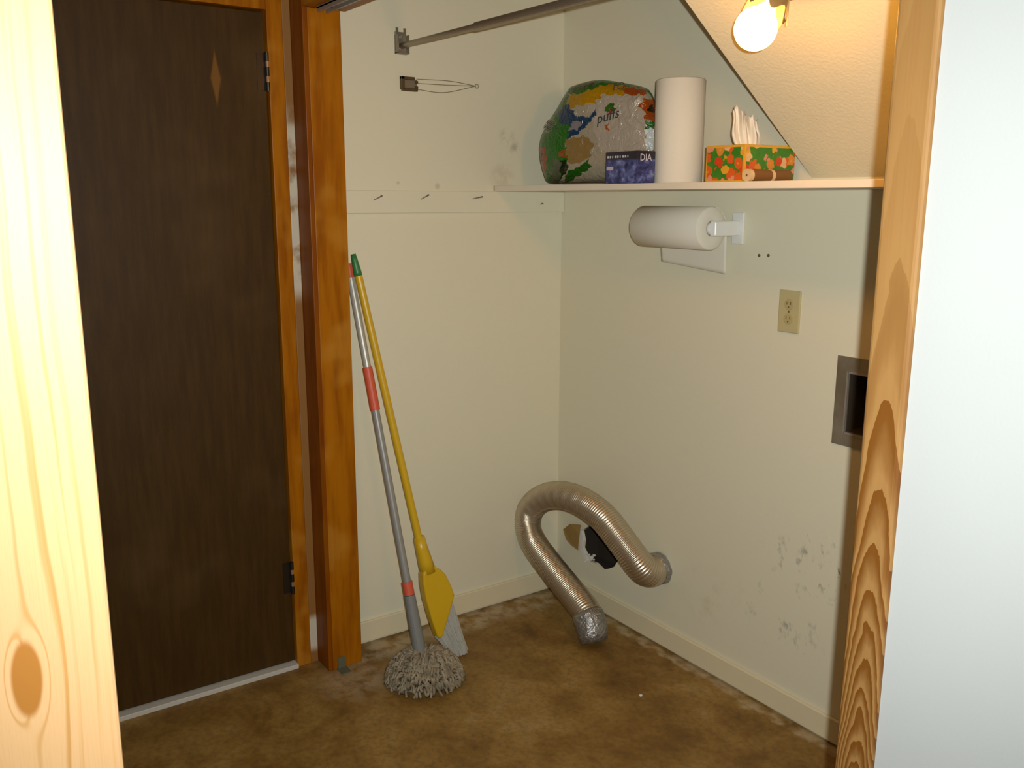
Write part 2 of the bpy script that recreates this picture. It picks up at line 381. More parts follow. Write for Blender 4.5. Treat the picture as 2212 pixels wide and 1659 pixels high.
M_paper = G('white_paper_towel', .9, col=(.74, .69, .58), spec=.1); M_paper.bump(M_paper.noise(300, 2), .3, .001)
M_core = G('cardboard_core', .9, col=(.36, .25, .14))
# standing roll
c = onY(1463, 390, 1.845); c.z = ZS
pt = root('paper_towel_roll', c, 'tall white paper towel roll standing upright on the shelf', 'paper towel')
R_, Hh = .0675, .278
obj('paper', lathe(bmesh.new(), [(.002, .021), (0, .024), (0, R_ - .003), (.003, R_), (Hh - .003, R_), (Hh, R_ - .003), (Hh, .024), (Hh - .002, .021), (.002, .021)], c, (0, 0, 1), 48), M_paper, pt, smooth=True)
obj('cardboard_core', lathe(bmesh.new(), [(.001, .0205), (Hh - .001, .0205), (Hh - .001, .018), (.001, .018), (.001, .0205)], c, (0, 0, 1), 32), M_core, pt, smooth=True)

# plastic wrapped multi pack
outl = [(1160, 318), (1163, 345), (1170, 372), (1182, 393), (1220, 395), (1280, 395), (1340, 395), (1395, 395), (1424, 393), (1426, 350), (1424, 300), (1420, 268), (1413, 235), (1402, 208), (1388, 196), (1340, 182), (1290, 173), (1240, 181), (1226, 190), (1204, 226), (1182, 258), (1166, 288)]
cen = (1292, 300); C0 = onY(*cen, 1.835); vd = Vector((-C0.x, -C0.y, 0)).normalized(); td = Vector((-vd.y, vd.x, 0))
dd = vd.dot(C0)
def pk(x, y):
    p = onp(x, y, vd, dd) - C0; s = p.dot(td); zz = max(p.z, ZS - C0.z + .001); return s, zz
oc = [Vector((*pk(*p), 0)) for p in outl]
oc = [v for v in crom(oc + [oc[0]], 14)][:-1]
def pos(s, zz, wv): return Vector((C0.x, C0.y, 0)) + td * s + vd * (.62 * s + wv) + Vector((0, 0, C0.z + zz))
GRN, YEL, BLU, ORG = (.075, .36, .012), (.62, .46, .005), (.05, .19, .30), (.55, .24, .008)
patches = [
    ((.62, .58, .52), [(1270, 215), (1300, 205), (1372, 212), (1388, 240), (1385, 330), (1300, 330), (1285, 300)]),
    (GRN, [(1228, 186), (1205, 222), (1160, 285), (1155, 335), (1168, 400), (1205, 400), (1228, 350), (1222, 318), (1240, 262), (1226, 232)]),
    (GRN, [(1222, 192), (1240, 170), (1290, 165), (1395, 190), (1430, 240), (1430, 262), (1412, 235), (1396, 212), (1386, 202), (1340, 192), (1300, 189), (1282, 197), (1236, 208)]),
    ((.20, .25, .02), [(1232, 184), (1290, 174), (1284, 192), (1240, 198)]),
    (YEL, [(1226, 207), (1268, 202), (1284, 196), (1300, 189), (1340, 193), (1388, 203), (1389, 217), (1300, 211), (1288, 226), (1226, 236)]),
    (ORG, [(1342, 194), (1389, 204), (1388, 217), (1350, 214)]),
    (BLU, [(1204, 236), (1226, 228), (1252, 256), (1272, 255), (1290, 243), (1286, 254), (1266, 282), (1222, 303), (1238, 276), (1212, 268), (1205, 252)]),
    ((.46, .44, .46), [(1234, 267), (1256, 264), (1250, 282), (1229, 286)]),
    ((.44, .48, .36), [(1183, 249), (1204, 262), (1186, 287), (1166, 274)]),
    (ORG, [(1154, 314), (1178, 320), (1180, 348), (1172, 380), (1164, 352)]),
    ((.10, .06, .01), [(1162, 328), (1170, 330), (1168, 345), (1162, 340)]),
    ((.28, .30, .22), [(1194, 345), (1212, 343), (1208, 400), (1186, 400)]),
    ((.03, .10, .02), [(1212, 345), (1226, 350), (1226, 374), (1210, 388)]),
    ((.50, .40, .22), [(1222, 302), (1262, 296), (1284, 312), (1272, 344), (1238, 358), (1224, 342)]),
    (ORG, [(1204, 336), (1221, 320), (1223, 344)]),
    ((.05, .30, .03), [(1226, 374), (1272, 347), (1276, 362), (1240, 388), (1214, 396)]),
    (ORG, [(1372, 238), (1386, 224), (1412, 223), (1418, 256), (1406, 270), (1388, 269), (1386, 252)]),
    ((.16, .08, .01), [(1394, 238), (1408, 236), (1404, 256), (1394, 252)]),
    (GRN, [(1386, 272), (1428, 267), (1428, 286), (1389, 286)]),
    ((.78, .78, .76), [(1388, 287), (1428, 287), (1428, 328), (1388, 328)]),
    ((.16, .33, .03), [(1303, 250), (1312, 236), (1322, 232), (1328, 240), (1326, 250)]),
    ((.62, .14, .02), [(1308, 253), (1316, 244), (1324, 243), (1322, 252)]),
    ((.60, .25, .03), [(1306, 274), (1317, 274), (1311, 288)]),
]
def inside(p, poly):
    x, y = p; r = False; j = len(poly) - 1
    for i in range(len(poly)):
        (xi, yi), (xj, yj) = poly[i], poly[j]
        if (yi > y) != (yj > y) and x < (xj - xi) * (y - yi) / (yj - yi) + xi: r = not r
        j = i
    return r
pols = [(c, [pk(*q) for q in P]) for c, P in patches]
def patch_col(s, zz):
    col = (.58, .54, .46)
    s += .0035 * math.sin(zz * 210 + 3 * math.sin(s * 90)); zz += .003 * math.sin(s * 190 + 2 * math.sin(zz * 120))
    for c, P in pols:
        if inside((s, zz), P): col = c
    return col
pack = root('towel_multipack', (C0.x, C0.y, ZS), 'green and yellow plastic wrapped pack of rolls on the shelf corner', 'paper goods')
bm = bmesh.new(); NR = 90; NO = len(oc); lay = bm.loops.layers.color.new('print'); fr = {}
HTH = .088
def dep(rho, a): 
    ww = HTH * (max(0, 1 - rho ** 5.5)) ** .5
    return ww
for side in (1, -1):
    for i in range(NR + 1):
        rho = math.sin((i / NR) * math.pi / 2)
        for k in range(NO):
            if (i == NR and side == -1): fr[(side, i, k)] = fr[(1, i, k)]; continue
            p = oc[k] * rho
            kk = k / NO * 2 * math.pi; wr = (.0040 * math.sin(9 * rho + 3 * math.sin(4 * kk)) + .0030 * math.sin(9 * kk + 5 * rho)) * rho * rho * (1 - rho ** 8)
            fr[(side, i, k)] = bm.verts.new(pos(p.x, p.y, side * (dep(rho, k) + wr))) if i or k == 0 else fr[(side, 0, 0)]
sv = {}
for side in (1, -1):
    for i in range(NR):
        for k in range(NO):
            k2 = (k + 1) % NO; q = [fr[(side, i, k)], fr[(side, i + 1, k)], fr[(side, i + 1, k2)], fr[(side, i, k2)]]
            if i == 0: q = q[:3]
            try: f = bm.faces.new(q)
            except ValueError: continue
            r = math.sin(((i + .5) / NR) * math.pi / 2); p = (oc[k] + oc[k2]) * .5 * r
            col = patch_col(p.x, p.y) if side == 1 else GRN
            for l in f.loops: l[lay] = (*[max(0, min(1, c)) for c in col], 1)
for v in bm.verts:
    if v.co.z < ZS + .001: v.co.z = ZS + .0005
    v.co.y = min(v.co.y, YB - .004)
M_wrap = G('printed_plastic_wrap', .22, col=(.5, .5, .5), spec=.6); g = M_wrap
at = g.node('ShaderNodeVertexColor', layer_name='print'); g.set('Base Color', at.outputs[0])
g.bump(g.noise(34, 3, dist=1.6), .85, .008)
obj('wrapper', bm, M_wrap, pack, smooth=True)
M_ink = G('dark_ink', .5, col=(.035, .035, .03)); M_ink2 = G('brown_ink', .5, col=(.06, .03, .005))
def on_pack(x, y, lift=.0015):
    s, zz = pk(x, y); d = Vector((s, zz, 0)); best = 1.0
    a = math.atan2(zz, s); rr = min((abs((math.atan2(o.y, o.x) - a + math.pi) % (2 * math.pi) - math.pi), o.length) for o in oc)[1]
    rho = min(.98, d.length / rr); return pos(s, zz, dep(rho, 0) + .004 + lift)
def pack_text(text, size, x0, y0, x1, y1, mat):
    o = on_pack(x0, y0, .004); e = on_pack(x1, y1, .004); ux = (e - o).normalized()
    return lettering(text, size, mat, pack, o, ux, Vector((0, 0, 1)) + ux * .12 + vd * .12)
pack_text('puffs', .041, 1289, 273, 1336, 261, M_ink)
pack_text('TO', .030, 1318, 205, 1346, 203, M_ink2)
# barcode lines on the small pale label
bm = bmesh.new()
for i in range(7):
    t_ = .15 + .7 * i / 6; a = (1183 + (1166 - 1183) * t_ + 3, 249 + (274 - 249) * t_ + 1); b = (1204 + (1186 - 1204) * t_ - 3, 262 + (287 - 262) * t_ - 1)
    tube(bm, [on_pack(*a), on_pack((a[0] + b[0]) / 2, (a[1] + b[1]) / 2), on_pack(*b)], .0006 + .0004 * (i % 3), 5)
obj('barcode', bm, M_ink, pack)

# black and blue box
YF = 1.703
cl, cr = onY(1308, 392, YF), onY(1376, 392, YF); zt = onY(1376, 325, YF).z
cb = root('product_box', ((cl.x + cr.x) / 2, YF + .04, ZS), 'dark blue and black carton in front of the wrapped pack', 'box')
M_blue = G('blue_printed_carton', .35, col=(.05, .06, .2)); g = M_blue
x, y, z = g.xyz(); n = g.noise(34, 4, rough=.6); n2 = g.noise(90, 2)
c = g.ramp(g.ma('ADD', g.ma('MULTIPLY', n, .7), g.ma('MULTIPLY', n2, .3)), [(.38, (.012, .013, .05)), (.5, (.045, .055, .19)), (.62, (.16, .19, .42)), (.72, (.40, .42, .60))])
hz = zt - ZS
c = g.mix(g.mapr(z, hz * .70, hz * .78), c, (.018, .016, .028))
g.set('Base Color', c)
obj('carton', B(cl.x, cr.x, YF, YF + .065, ZS + .0003, zt), M_blue, cb, bevel=.001)
M_letter = G('pale_print', .5, col=(.55, .54, .60)); M_pinkp = G('pink_print', .5, col=(.55, .42, .48))
lettering('DIA', .026, M_letter, cb, (cr.x + .0004, YF + .008, zt - .026), (0, 1, 0), Vector((0, 0, 1)))
bm = bmesh.new()
for i in range(9): box(bm, cl.x + .006 + i * .0105, cl.x + .0135 + i * .0105 - (i % 3) * .002, YF - .0006, YF, zt - .017, zt - .011)
obj('small_print', bm, M_letter, cb)
bm = B(cl.x + .004, cl.x + .032, YF - .0006, YF, zt - .050, zt - .040)
obj('pink_panel', bm, M_pinkp, cb)

# tissue box with flowers
YT = 1.722; tc = onY(1606, 391, YT); tw, tdp = .125, .185; th = onY(1606, 311, YT).z - ZS
tb = root('tissue_box', (tc.x - tw / 2, YT + tdp / 2, ZS), 'floral green and orange tissue box with a white tissue sticking out', 'tissue box')
M_flor = G('floral_printed_carton', .4, col=(.1, .3, .03)); g = M_flor
vo = g.node('ShaderNodeTexVoronoi', voronoi_dimensions='3D'); vo.inputs['Scale'].default_value = 40; vo.inputs['Randomness'].default_value = .75
wv = g.node('ShaderNodeTexNoise'); g.link(g.co(), wv.inputs['Vector']); wv.inputs['Scale'].default_value = 70; wv.inputs['Detail'].default_value = 2
wa = g.node('ShaderNodeVectorMath', operation='SCALE'); g.link(wv.outputs['Color'], wa.inputs[0]); wa.inputs['Scale'].default_value = .016
wb_ = g.node('ShaderNodeVectorMath', operation='ADD'); g.link(g.co(), wb_.inputs[0]); g.link(wa.outputs[0], wb_.inputs[1]); g.link(wb_.outputs[0], vo.inputs['Vector'])
rnd = g.node('ShaderNodeSeparateColor'); g.link(vo.outputs['Color'], rnd.inputs[0])
pet = g.ramp(rnd.outputs[0], [(.0, (.60, .10, .015)), (.25, (.62, .24, .16)), (.45, (.66, .33, .02)), (.62, (.55, .05, .01)), (.78, (.66, .42, .20)), (.9, (.60, .22, .03))], 'CONSTANT')
gre = g.mix(g.noise(60, 2), (.02, .14, .01), (.06, .24, .02))
c = g.mix(g.mapr(vo.outputs['Distance'], .50, .58, 1, 0), gre, pet)
c = g.mix(g.mapr(vo.outputs['Distance'], .10, .17, .8, 0), c, (.66, .36, .02))
x, y, z = g.xyz(); ed_ = .006
e1 = g.ma('GREATER_THAN', z, th - ed_); e2 = g.ma('MULTIPLY', g.ma('GREATER_THAN', x, tw / 2 - ed_), g.ma('LESS_THAN', y, -tdp / 2 + ed_)); e3 = g.ma('LESS_THAN', z, .004)
e4 = g.ma('LESS_THAN', x, -tw / 2 + .004); e_ = g.ma('MAXIMUM', g.ma('MAXIMUM', e1, e2), g.ma('MAXIMUM', e3, e4))
top = g.ma('GREATER_THAN', z, th - .0005); e_ = g.ma('MULTIPLY', e_, g.ma('SUBTRACT', 1, top))
g.set('Base Color', g.mix(e_, c, (.62, .33, .03)))
obj('carton', B(tc.x - tw, tc.x, YT, YT + tdp, ZS + .0003, ZS + th), M_flor, tb, bevel=.0008)
# tissue: a pleated open sheet drawn up from the slot
M_tis = G('white_tissue', .9, col=(.74, .70, .60), spec=.05)
bm = bmesh.new(); nu, nv = 60, 14; vs = {}; tcx, tcy = tc.x - tw * .5, YT + tdp * .42
hgt = [.085, .098, .104, .092, .080, .088, .078, .072, .080, .070, .060]
for i in range(nu + 1):
    q = i / nu; hh = hgt[min(int(q * 10), 9)] + (hgt[min(int(q * 10) + 1, 10)] - hgt[min(int(q * 10), 9)]) * (q * 10 % 1)
    for j in range(nv + 1):
        r = j / nv; sp = .026 + .012 * r + .006 * math.sin(5 * r); along = (q - .5) * 2 * sp; off = (.004 + .010 * r) * math.sin(q * 17 + 1.8 * r) + .004 * math.sin(q * 41) * r
        dirv = Vector((.62, .78, 0)); per = Vector((.78, -.62, 0))
        vs[i, j] = bm.verts.new(Vector((tcx, tcy, ZS + th - .004)) + dirv * along + per * off + Vector((0, 0, hh * r)) - dirv * .010 * r)
for i in range(nu):
    for j in range(nv): bm.faces.new((vs[i, j], vs[i + 1, j], vs[i + 1, j + 1], vs[i, j + 1]))
ti = obj('tissue', bm, M_tis, tb, smooth=True); so = ti.modifiers.new('thick', 'SOLIDIFY'); so.thickness = .0008
# slot ring on the box top
obj('slot_film', lathe(bmesh.new(), [(0, .042), (.0012, .040), (.0012, .030), (0, .028)], (tcx, tcy, ZS + th), (0, 0, 1), 24, lambda i, q: (0, .008 * math.cos(2 * q))), M_tis, tb)

# small brown roll lying in front of the tissue box
M_brown = G('brown_paper_roll', .5, col=(.17, .075, .018)); M_cream = G('cream_roll_end', .6, col=(.60, .44, .24))
rr = .0145; rx = tc.x + .021; ry0 = 1.708; rz = ZS + rr
br = root('brown_roll', (rx, ry0 + .1, ZS), 'small brown roll with cream end lying beside the tissue box', 'roll')
obj('roll_body', T([(rx, ry0 + .004, rz), (rx, ry0 + .150, rz)], rr, 24), M_brown, br, smooth=False)
obj('end_disc', lathe(bmesh.new(), [(0, .003), (0, .005), (0, rr), (.012, rr + .0004), (.012, rr - .002)], (rx, ry0, rz), (0, 1, 0), 24), M_cream, br)
obj('end_hole', lathe(bmesh.new(), [(.0001, .0), (.0001, .0045)], (rx, ry0, rz), (0, 1, 0), 16), M_brown, br)
obj('cream_band', lathe(bmesh.new(), [(.078, rr - .001), (.078, rr + .0006), (.088, rr + .0006), (.088, rr - .001)], (rx, ry0, rz), (0, 1, 0), 24), M_cream, br)

# ================================================================ ON THE BACK WALL
# paper towel holder and the roll it carries
M_plast = G('white_plastic', .3, col=(.78, .77, .74))
yc, zc = 1.886, 1.371; xr = onY(1538, 494, yc).x; xl = xr - .275
hd = root('paper_towel_holder', (xr + .012, YB, zc), 'white wall mounted paper towel holder under the shelf', 'holder')
for nm, x0 in (('bracket', xr + .004), ('bracket', xl - .026)):
    bm = B(x0, x0 + .022, yc - .014, YB - .006, zc - .021, zc + .021)
    pa = obj(nm, bm, M_plast, hd, bevel=.005, seg=3)
    obj('wall_plate', B(x0 - .008, x0 + .034, YB - .007, YB, zc - .044, zc + .044), M_plast, pa, bevel=.003)
    sgn = -1 if x0 > -1.9 else 1
    bx = x0 if sgn < 0 else x0 + .022
    obj('spindle_knob', T([(bx + .0005, yc, zc), (bx + sgn * .02, yc, zc)], .018, 24), M_plast, pa)
hr = root('paper_towel_roll', ((xl + xr) / 2, yc, zc), 'white paper towel roll on the wall holder with a loose sheet hanging', 'paper towel')
RR = .060
obj('paper', lathe(bmesh.new(), [(.001, .0205), (0, .024), (0, RR - .004), (.004, RR), (.271, RR), (.275, RR - .004), (.275, .024), (.274, .0205), (.001, .0205)], (xl, yc, zc), (1, 0, 0), 56), M_paper, hr, smooth=True)
obj('cardboard_core', lathe(bmesh.new(), [(.002, .0202), (.273, .0202), (.273, .0190), (.002, .0190), (.002, .0202)], (xl, yc, zc), (1, 0, 0), 32), M_core, hr, smooth=True)
bm = bmesh.new(); vs = {}; nu, nv = 24, 16
for i in range(nu + 1):
    q = i / nu; X = xl + .002 + (xr - xl - .004) * q
    for j in range(nv + 1):
        t_ = j / nv
        if t_ < .35:
            an = math.radians(75) * (1 - t_ / .35); Y = yc + RR * math.cos(an) * 1.004; Z = zc + RR * math.sin(an)
        else:
            v = (t_ - .35) / .65; Y = yc + RR + .001 + .010 * v + .005 * math.sin(3 * q + 2 * v) * v; Z = zc - v * (.108 + .020 * q)
        vs[i, j] = bm.verts.new((X, Y, Z))
for i in range(nu):
    for j in range(nv): bm.faces.new((vs[i, j], vs[i + 1, j], vs[i + 1, j + 1], vs[i, j + 1]))
ls = obj('loose_sheet', bm, M_paper, hr, smooth=True); so = ls.modifiers.new('thick', 'SOLIDIFY'); so.thickness = .0003

# duplex outlet
oc_ = onY(1707, 673, YB); ou = root('power_outlet', oc_, 'ivory duplex power outlet on the back wall', 'outlet')
M_ivory = G('ivory_plastic', .4, col=(.50, .43, .22)); M_ivory2 = G('ivory_socket_face', .45, col=(.44, .36, .16)); M_slot = G('socket_slot', .8, col=(.12, .09, .04))
ox, oz = oc_.x, oc_.z
obj('cover_plate', B(ox - .035, ox + .035, YB - .006, YB, oz - .057, oz + .057), M_ivory, ou, bevel=.003)
for s_ in (1, -1):
    zc_ = oz + s_ * .0195
    f_ = obj('receptacle', lathe(bmesh.new(), [(0, .0), (0, .0135), (.0004, .0145), (.003, .0145)], (ox, YB - .008, zc_), (0, 1, 0), 24), M_ivory2, ou)
    bm = bmesh.new()
    for dx in (-.006, .006): box(bm, ox + dx - .001, ox + dx + .001, YB - .0086, YB - .0078, zc_ - .001, zc_ + .007)
    tube(bm, [(ox, YB - .0086, zc_ - .007), (ox, YB - .0078, zc_ - .007)], .0022, 10)
    obj('slots', bm, M_slot, f_)
obj('screw', T([(ox, YB - .0072, oz), (ox, YB - .0058, oz)], .003, 12), M_slot, ou)
# two empty wall plugs
for i, (px, lab) in enumerate(((1640, 'small empty screw hole in the back wall, the one nearer the towel holder'), (1660, 'small empty screw hole in the back wall, the one farther from the towel holder'))):
    p = onY(px, 552, YB)
    o = obj('wall_plug', lathe(bmesh.new(), [(-.0012, .0), (-.0008, .0028), (-.0016, .0042), (.001, .0046)], p, (0, 1, 0), 14), M_slot, origin=p)
    tag(o, lab, 'wall plug', 'screw holes in the back wall')

# recessed metal box
M_steel = G('dull_grey_steel', .42, .75, (.33, .29, .24)); g = M_steel
n = g.noise(9, 3); g.set('Base Color', g.mix(g.mapr(n, .35, .7), (.34, .29, .20), (.52, .46, .36))); M_lip = G('bright_steel_lip', .3, .7, (.60, .55, .48))
wb = root('metal_wall_box', (-1.28, YB, .945), 'recessed grey metal utility box in the back wall behind the pine casing', 'wall box')
FX0, FX1, FZ0, FZ1 = -1.396, -1.168, .831, 1.062
bm = B(FX0, RX0, YB - .004, YB + .001, FZ0, FZ1); box(bm, RX1, FX1, YB - .004, YB + .001, FZ0, FZ1); box(bm, RX0, RX1, YB - .004, YB + .001, FZ0, RZ0); box(bm, RX0, RX1, YB - .004, YB + .001, RZ1, FZ1)
obj('flange', bm, M_steel, wb)
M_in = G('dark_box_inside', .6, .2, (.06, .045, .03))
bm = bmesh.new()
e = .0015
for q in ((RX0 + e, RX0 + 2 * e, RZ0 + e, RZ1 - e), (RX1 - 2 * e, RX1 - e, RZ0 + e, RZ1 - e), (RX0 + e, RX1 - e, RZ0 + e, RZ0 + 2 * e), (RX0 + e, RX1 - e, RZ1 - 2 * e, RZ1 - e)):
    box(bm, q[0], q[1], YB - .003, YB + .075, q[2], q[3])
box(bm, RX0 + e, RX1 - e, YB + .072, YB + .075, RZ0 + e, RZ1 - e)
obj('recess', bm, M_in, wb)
bm = B(RX0 - .004, RX0 + .001, YB - .009, YB - .003, RZ0 - .004, RZ1 + .004); box(bm, RX0, RX1, YB - .009, YB - .003, RZ0 - .004, RZ0 + .001); box(bm, RX1 - .001, RX1 + .004, YB - .009, YB - .003, RZ0 - .004, RZ1 + .004); box(bm, RX0, RX1, YB - .009, YB - .003, RZ1 - .001, RZ1 + .004)
obj('lip', bm, M_lip, wb)

# torn wall paper flap beside the hole
M_flap = G('torn_brown_drywall_paper', .85, col=(.36, .22, .06)); M_gyp = G('white_gypsum', .9, col=(.75, .72, .66))
fp = pline([(1218, 1143), (1226, 1137), (1238, 1130), (1262, 1132), (1258, 1152), (1250, 1188), (1236, 1178), (1224, 1164)], YB - .004)
fo = onY(1240, 1155, YB - .004)
fl_ = root('torn_drywall_flap', fo, 'torn brown flap of wall paper beside the hole behind the duct', 'wall damage')
for i, p in enumerate(fp): p.y -= .004 + .012 * (i in (2, 3, 4))
obj('paper_flap', prism(bmesh.new(), fp, (0, .0012, 0)), M_flap, fl_)
gp = pline([(1250, 1150), (1256, 1147), (1260, 1168), (1259, 1184), (1266, 1200), (1272, 1212), (1262, 1207), (1255, 1192), (1252, 1176)], YB - .003)
obj('gypsum_edge', prism(bmesh.new(), gp, (0, .004, 0)), M_gyp, fl_)
bm = bmesh.new()
for i in range(16):
    p = onY(1262 + random.random() * 26, 1196 + random.random() * 18, YB - .002); s_ = .002 + .003 * random.random()
    box(bm, p.x - s_, p.x + s_, p.y - s_, p.y + s_, p.z - s_, p.z + s_ * .6)
o = obj('plaster_crumbs', bm, M_gyp, fl_); o['kind'] = 'stuff'

# flexible foil duct
M_foil = G('aluminium_foil', .33, .9, (.58, .50, .38)); g = M_foil
M_tape = G('crumpled_foil_tape', .42, .8, (.36, .35, .34)); g = M_tape
g.bump(g.noise(55, 3), .9, .01)
path = [(1424, 1226, 1.972), (1415, 1231, 1.950), (1403, 1235, 1.915), (1388, 1227, 1.885), (1367, 1201, 1.862), (1334, 1156, 1.845), (1300, 1115, 1.835), (1255, 1083, 1.83), (1210, 1070, 1.828), (1172, 1077, 1.826), (1147, 1100, 1.824), (1140, 1132, 1.822), (1152, 1172, 1.82), (1188, 1222, 1.815), (1228, 1272, 1.808), (1260, 1312, 1.80), (1271, 1330, 1.797), (1275, 1343, 1.795)]
P = [onY(a, b, c) for a, b, c in path]
du = root('dryer_duct', (P[-1].x, P[-1].y, 0), 'silver ribbed flexible dryer duct looping from the back wall to the floor', 'duct')
pts = even(crom(P, 24), .0018); per = .0075
rad = [.0482 + .0016 * math.sin(2 * math.pi * i * .0018 / per) for i in range(len(pts))]
obj('hose', tube(bmesh.new(), pts, rad, 40, caps=False), M_foil, du, smooth=True)
cw = [pts[0] + (pts[12] - pts[0]).normalized() * s_ for s_ in (.001, .009, .018, .027)]
bm = bmesh.new(); tube(bm, cw, [.0545, .0555, .0535, .0515], 30, caps=False)
for v in bm.verts: v.co += Vector((random.uniform(-1, 1), random.uniform(-.3, .3), random.uniform(-1, 1))) * .0022
obj('wall_collar', bm, M_tape, du, smooth=True)
e0 = pts[-1]; dn = (pts[-1] - pts[-20]).normalized()
fl2 = Vector((dn.x * .6, dn.y * .6, -1)).normalized()
cw = [e0 - dn * .030, e0 - dn * .012, e0 + fl2 * .004, e0 + fl2 * max(.012, (e0.z - .004) * .55), e0 + fl2 * max(.02, (e0.z - .004) * .9)]
bm = bmesh.new(); tube(bm, cw, [.0505, .0525, .0530, .0510, .0460], 30, caps=True)
for v in bm.verts:
    v.co += Vector((random.uniform(-1, 1), random.uniform(-1, 1), random.uniform(-1, 1))) * .0022; v.co.z = max(v.co.z, .0008)
obj('taped_end', bm, M_tape, du, smooth=True)

# ================================================================ CLOSET ROD, WIRE HOOK
M_rod = G('dull_steel_rod', .4, .75, (.36, .31, .23)); M_zinc = G('zinc_bracket', .45, .7, (.30, .27, .21))
Yr = 1.354; a = onY(876, 97, Yr); a.x = XA + .010; b = onY(1300, -12, Yr)
dirr = (b - onY(876, 97, Yr)).normalized(); a = onY(876, 97, Yr) + dirr * ((XA + .006 - onY(876, 97, Yr).x) / dirr.x)
def rodp(X): return a + dirr * ((X - a.x) / dirr.x)
rd = root('closet_rod', a, 'telescoping grey metal closet rod running from the side wall bracket', 'rod')
obj('inner_tube', T([rodp(XA + .006), rodp(-2.10)], .0088, 20), M_rod, rd)
obj('outer_tube', T([rodp(-2.135), rodp(-.602)], .0116, 20), M_rod, rd)
bz = a.z
bk = obj('end_bracket', B(XA, XA + .004, Yr - .020, Yr + .018, bz - .024, bz + .040), M_zinc, rd, bevel=.001)
bm = B(XA, XA + .022, Yr - .020, Yr - .017, bz - .022, bz + .030); box(bm, XA, XA + .022, Yr + .015, Yr + .018, bz - .022, bz + .030)
box(bm, XA, XA + .022, Yr - .020, Yr + .018, bz - .024, bz - .020)
obj('cup_flange', bm, M_zinc, bk)
bm = B(XA, XA + .003, Yr - .016, Yr - .008, bz + .038, bz + .052); box(bm, XA, XA + .003, Yr + .010, Yr + .018, bz + .038, bz + .052)
obj('prong', bm, M_zinc, bk)
for z_ in (bz + .026, bz - .006): obj('screw', T([(XA + .0035, Yr - .002, z_), (XA + .006, Yr - .002, z_)], .0042, 12), M_lip, bk)

M_bronze = G('dark_brown_bracket', .5, .4, (.11, .075, .035)); M_wire = G('thin_wire', .45, .5, (.36, .30, .20))
w0, w1 = onX(863, 165, XA), onX(902, 199, XA)
wh = root('wire_hook', ((XA), (w0.y + w1.y) / 2, w1.z), 'small dark square wall bracket with loose wires on the side wall', 'hook')
y0, y1, z0, z1 = w0.y, w1.y, w1.z, w0.z
bm = B(XA, XA + .012, y0, y0 + .012, z0 + .004, z1); box(bm, XA, XA + .012, y0, y1 - .014, z1 - .009, z1); box(bm, XA, XA + .012, y0 + .004, y1 - .004, z0, z0 + .009)
obj('frame', bm, M_bronze, wh, bevel=.0015)
obj('plate', B(XA, XA + .004, y0 + .010, y1 - .004, z0 + .006, z1 - .006), M_zinc, wh)
for z_ in (z0 + .012, z1 - .014): obj('rivet', T([(XA + .003, y1 - .007, z_), (XA + .010, y1 - .007, z_)], .0048, 12), M_bronze, wh)
tip = onX(1028, 186, XA + .006)
for sy, mid in ((171, (970, 175)), (180, (970, 184)), (193, (960, 200))):
    s_ = onX(900, sy, XA + .006); m_ = onX(*mid, XA + .008)
    obj('wire', T(crom([s_, m_, tip], 12), .0011, 8), M_wire, wh, smooth=True)
obj('wire_loop', T([tip + Vector((0, .004 + .006 * math.cos(q), .006 * math.sin(q))) for q in [k * math.pi / 8 for k in range(17)]], .0012, 8, caps=False), M_wire, wh, smooth=True)

# ================================================================ HANGING LIGHT
AX = Vector((0, -.616, -.787)).normalized(); FB = Vector((-1.215, 1.487, sz(1.487)))
M_lampb = G('cream_enamel_fitting', .5, col=(.34, .21, .075), spec=.2); M_gold = G('gilt_rim', .4, .3, (.48, .30, .10))
li = root('ceiling_light', FB, 'small cream light fitting with a bare lit bulb on the sloped ceiling', 'light')
obj('canopy', lathe(bmesh.new(), [(-.004, .050), (.012, .050), (.030, .047), (.050, .038), (.062, .026), (.066, .010)], FB, AX, 40), M_lampb, li, smooth=True)
obj('canopy_rim', lathe(bmesh.new(), [(.006, .050), (.006, .054), (.013, .054), (.013, .050)], FB, AX, 40), M_gold, li, smooth=True)
cup = obj('scalloped_cup', lathe(bmesh.new(), [(.058, .020), (.074, .026), (.094, .031), (.110, .036), (.120, .041)], FB, AX, 60, lambda i, q: ((0.0, 0.0, .001, .005, .012)[i] * math.cos(6 * q), 0)), M_lampb, li, smooth=True)
so = cup.modifiers.new('thick', 'SOLIDIFY'); so.thickness = .0018
M_bulb = G('lit_bulb_glass', .3, col=(1, .9, .7)); g = M_bulb; g.set('Emission Color', (1, .43, .06)); g.set('Emission Strength', BULB_S)
prof = [(.080, .012), (.098, .0125), (.108, .016), (.119, .022)]
cb_, rb = .157, .040
for k in range(13):
    q = math.radians(-45 + k * 135 / 12); prof.append((cb_ + rb * math.sin(q), rb * math.cos(q)))
obj('bulb', lathe(bmesh.new(), prof, FB, AX, 28), M_bulb, li, smooth=True)
pc = FB + AX * .085 + Vector((.040, -.005, .012))
obj('pull_chain', T([pc, pc + Vector((.001, 0, -.03)), pc + Vector((.0, 0, -.065))], .0011, 6), M_gold, li)

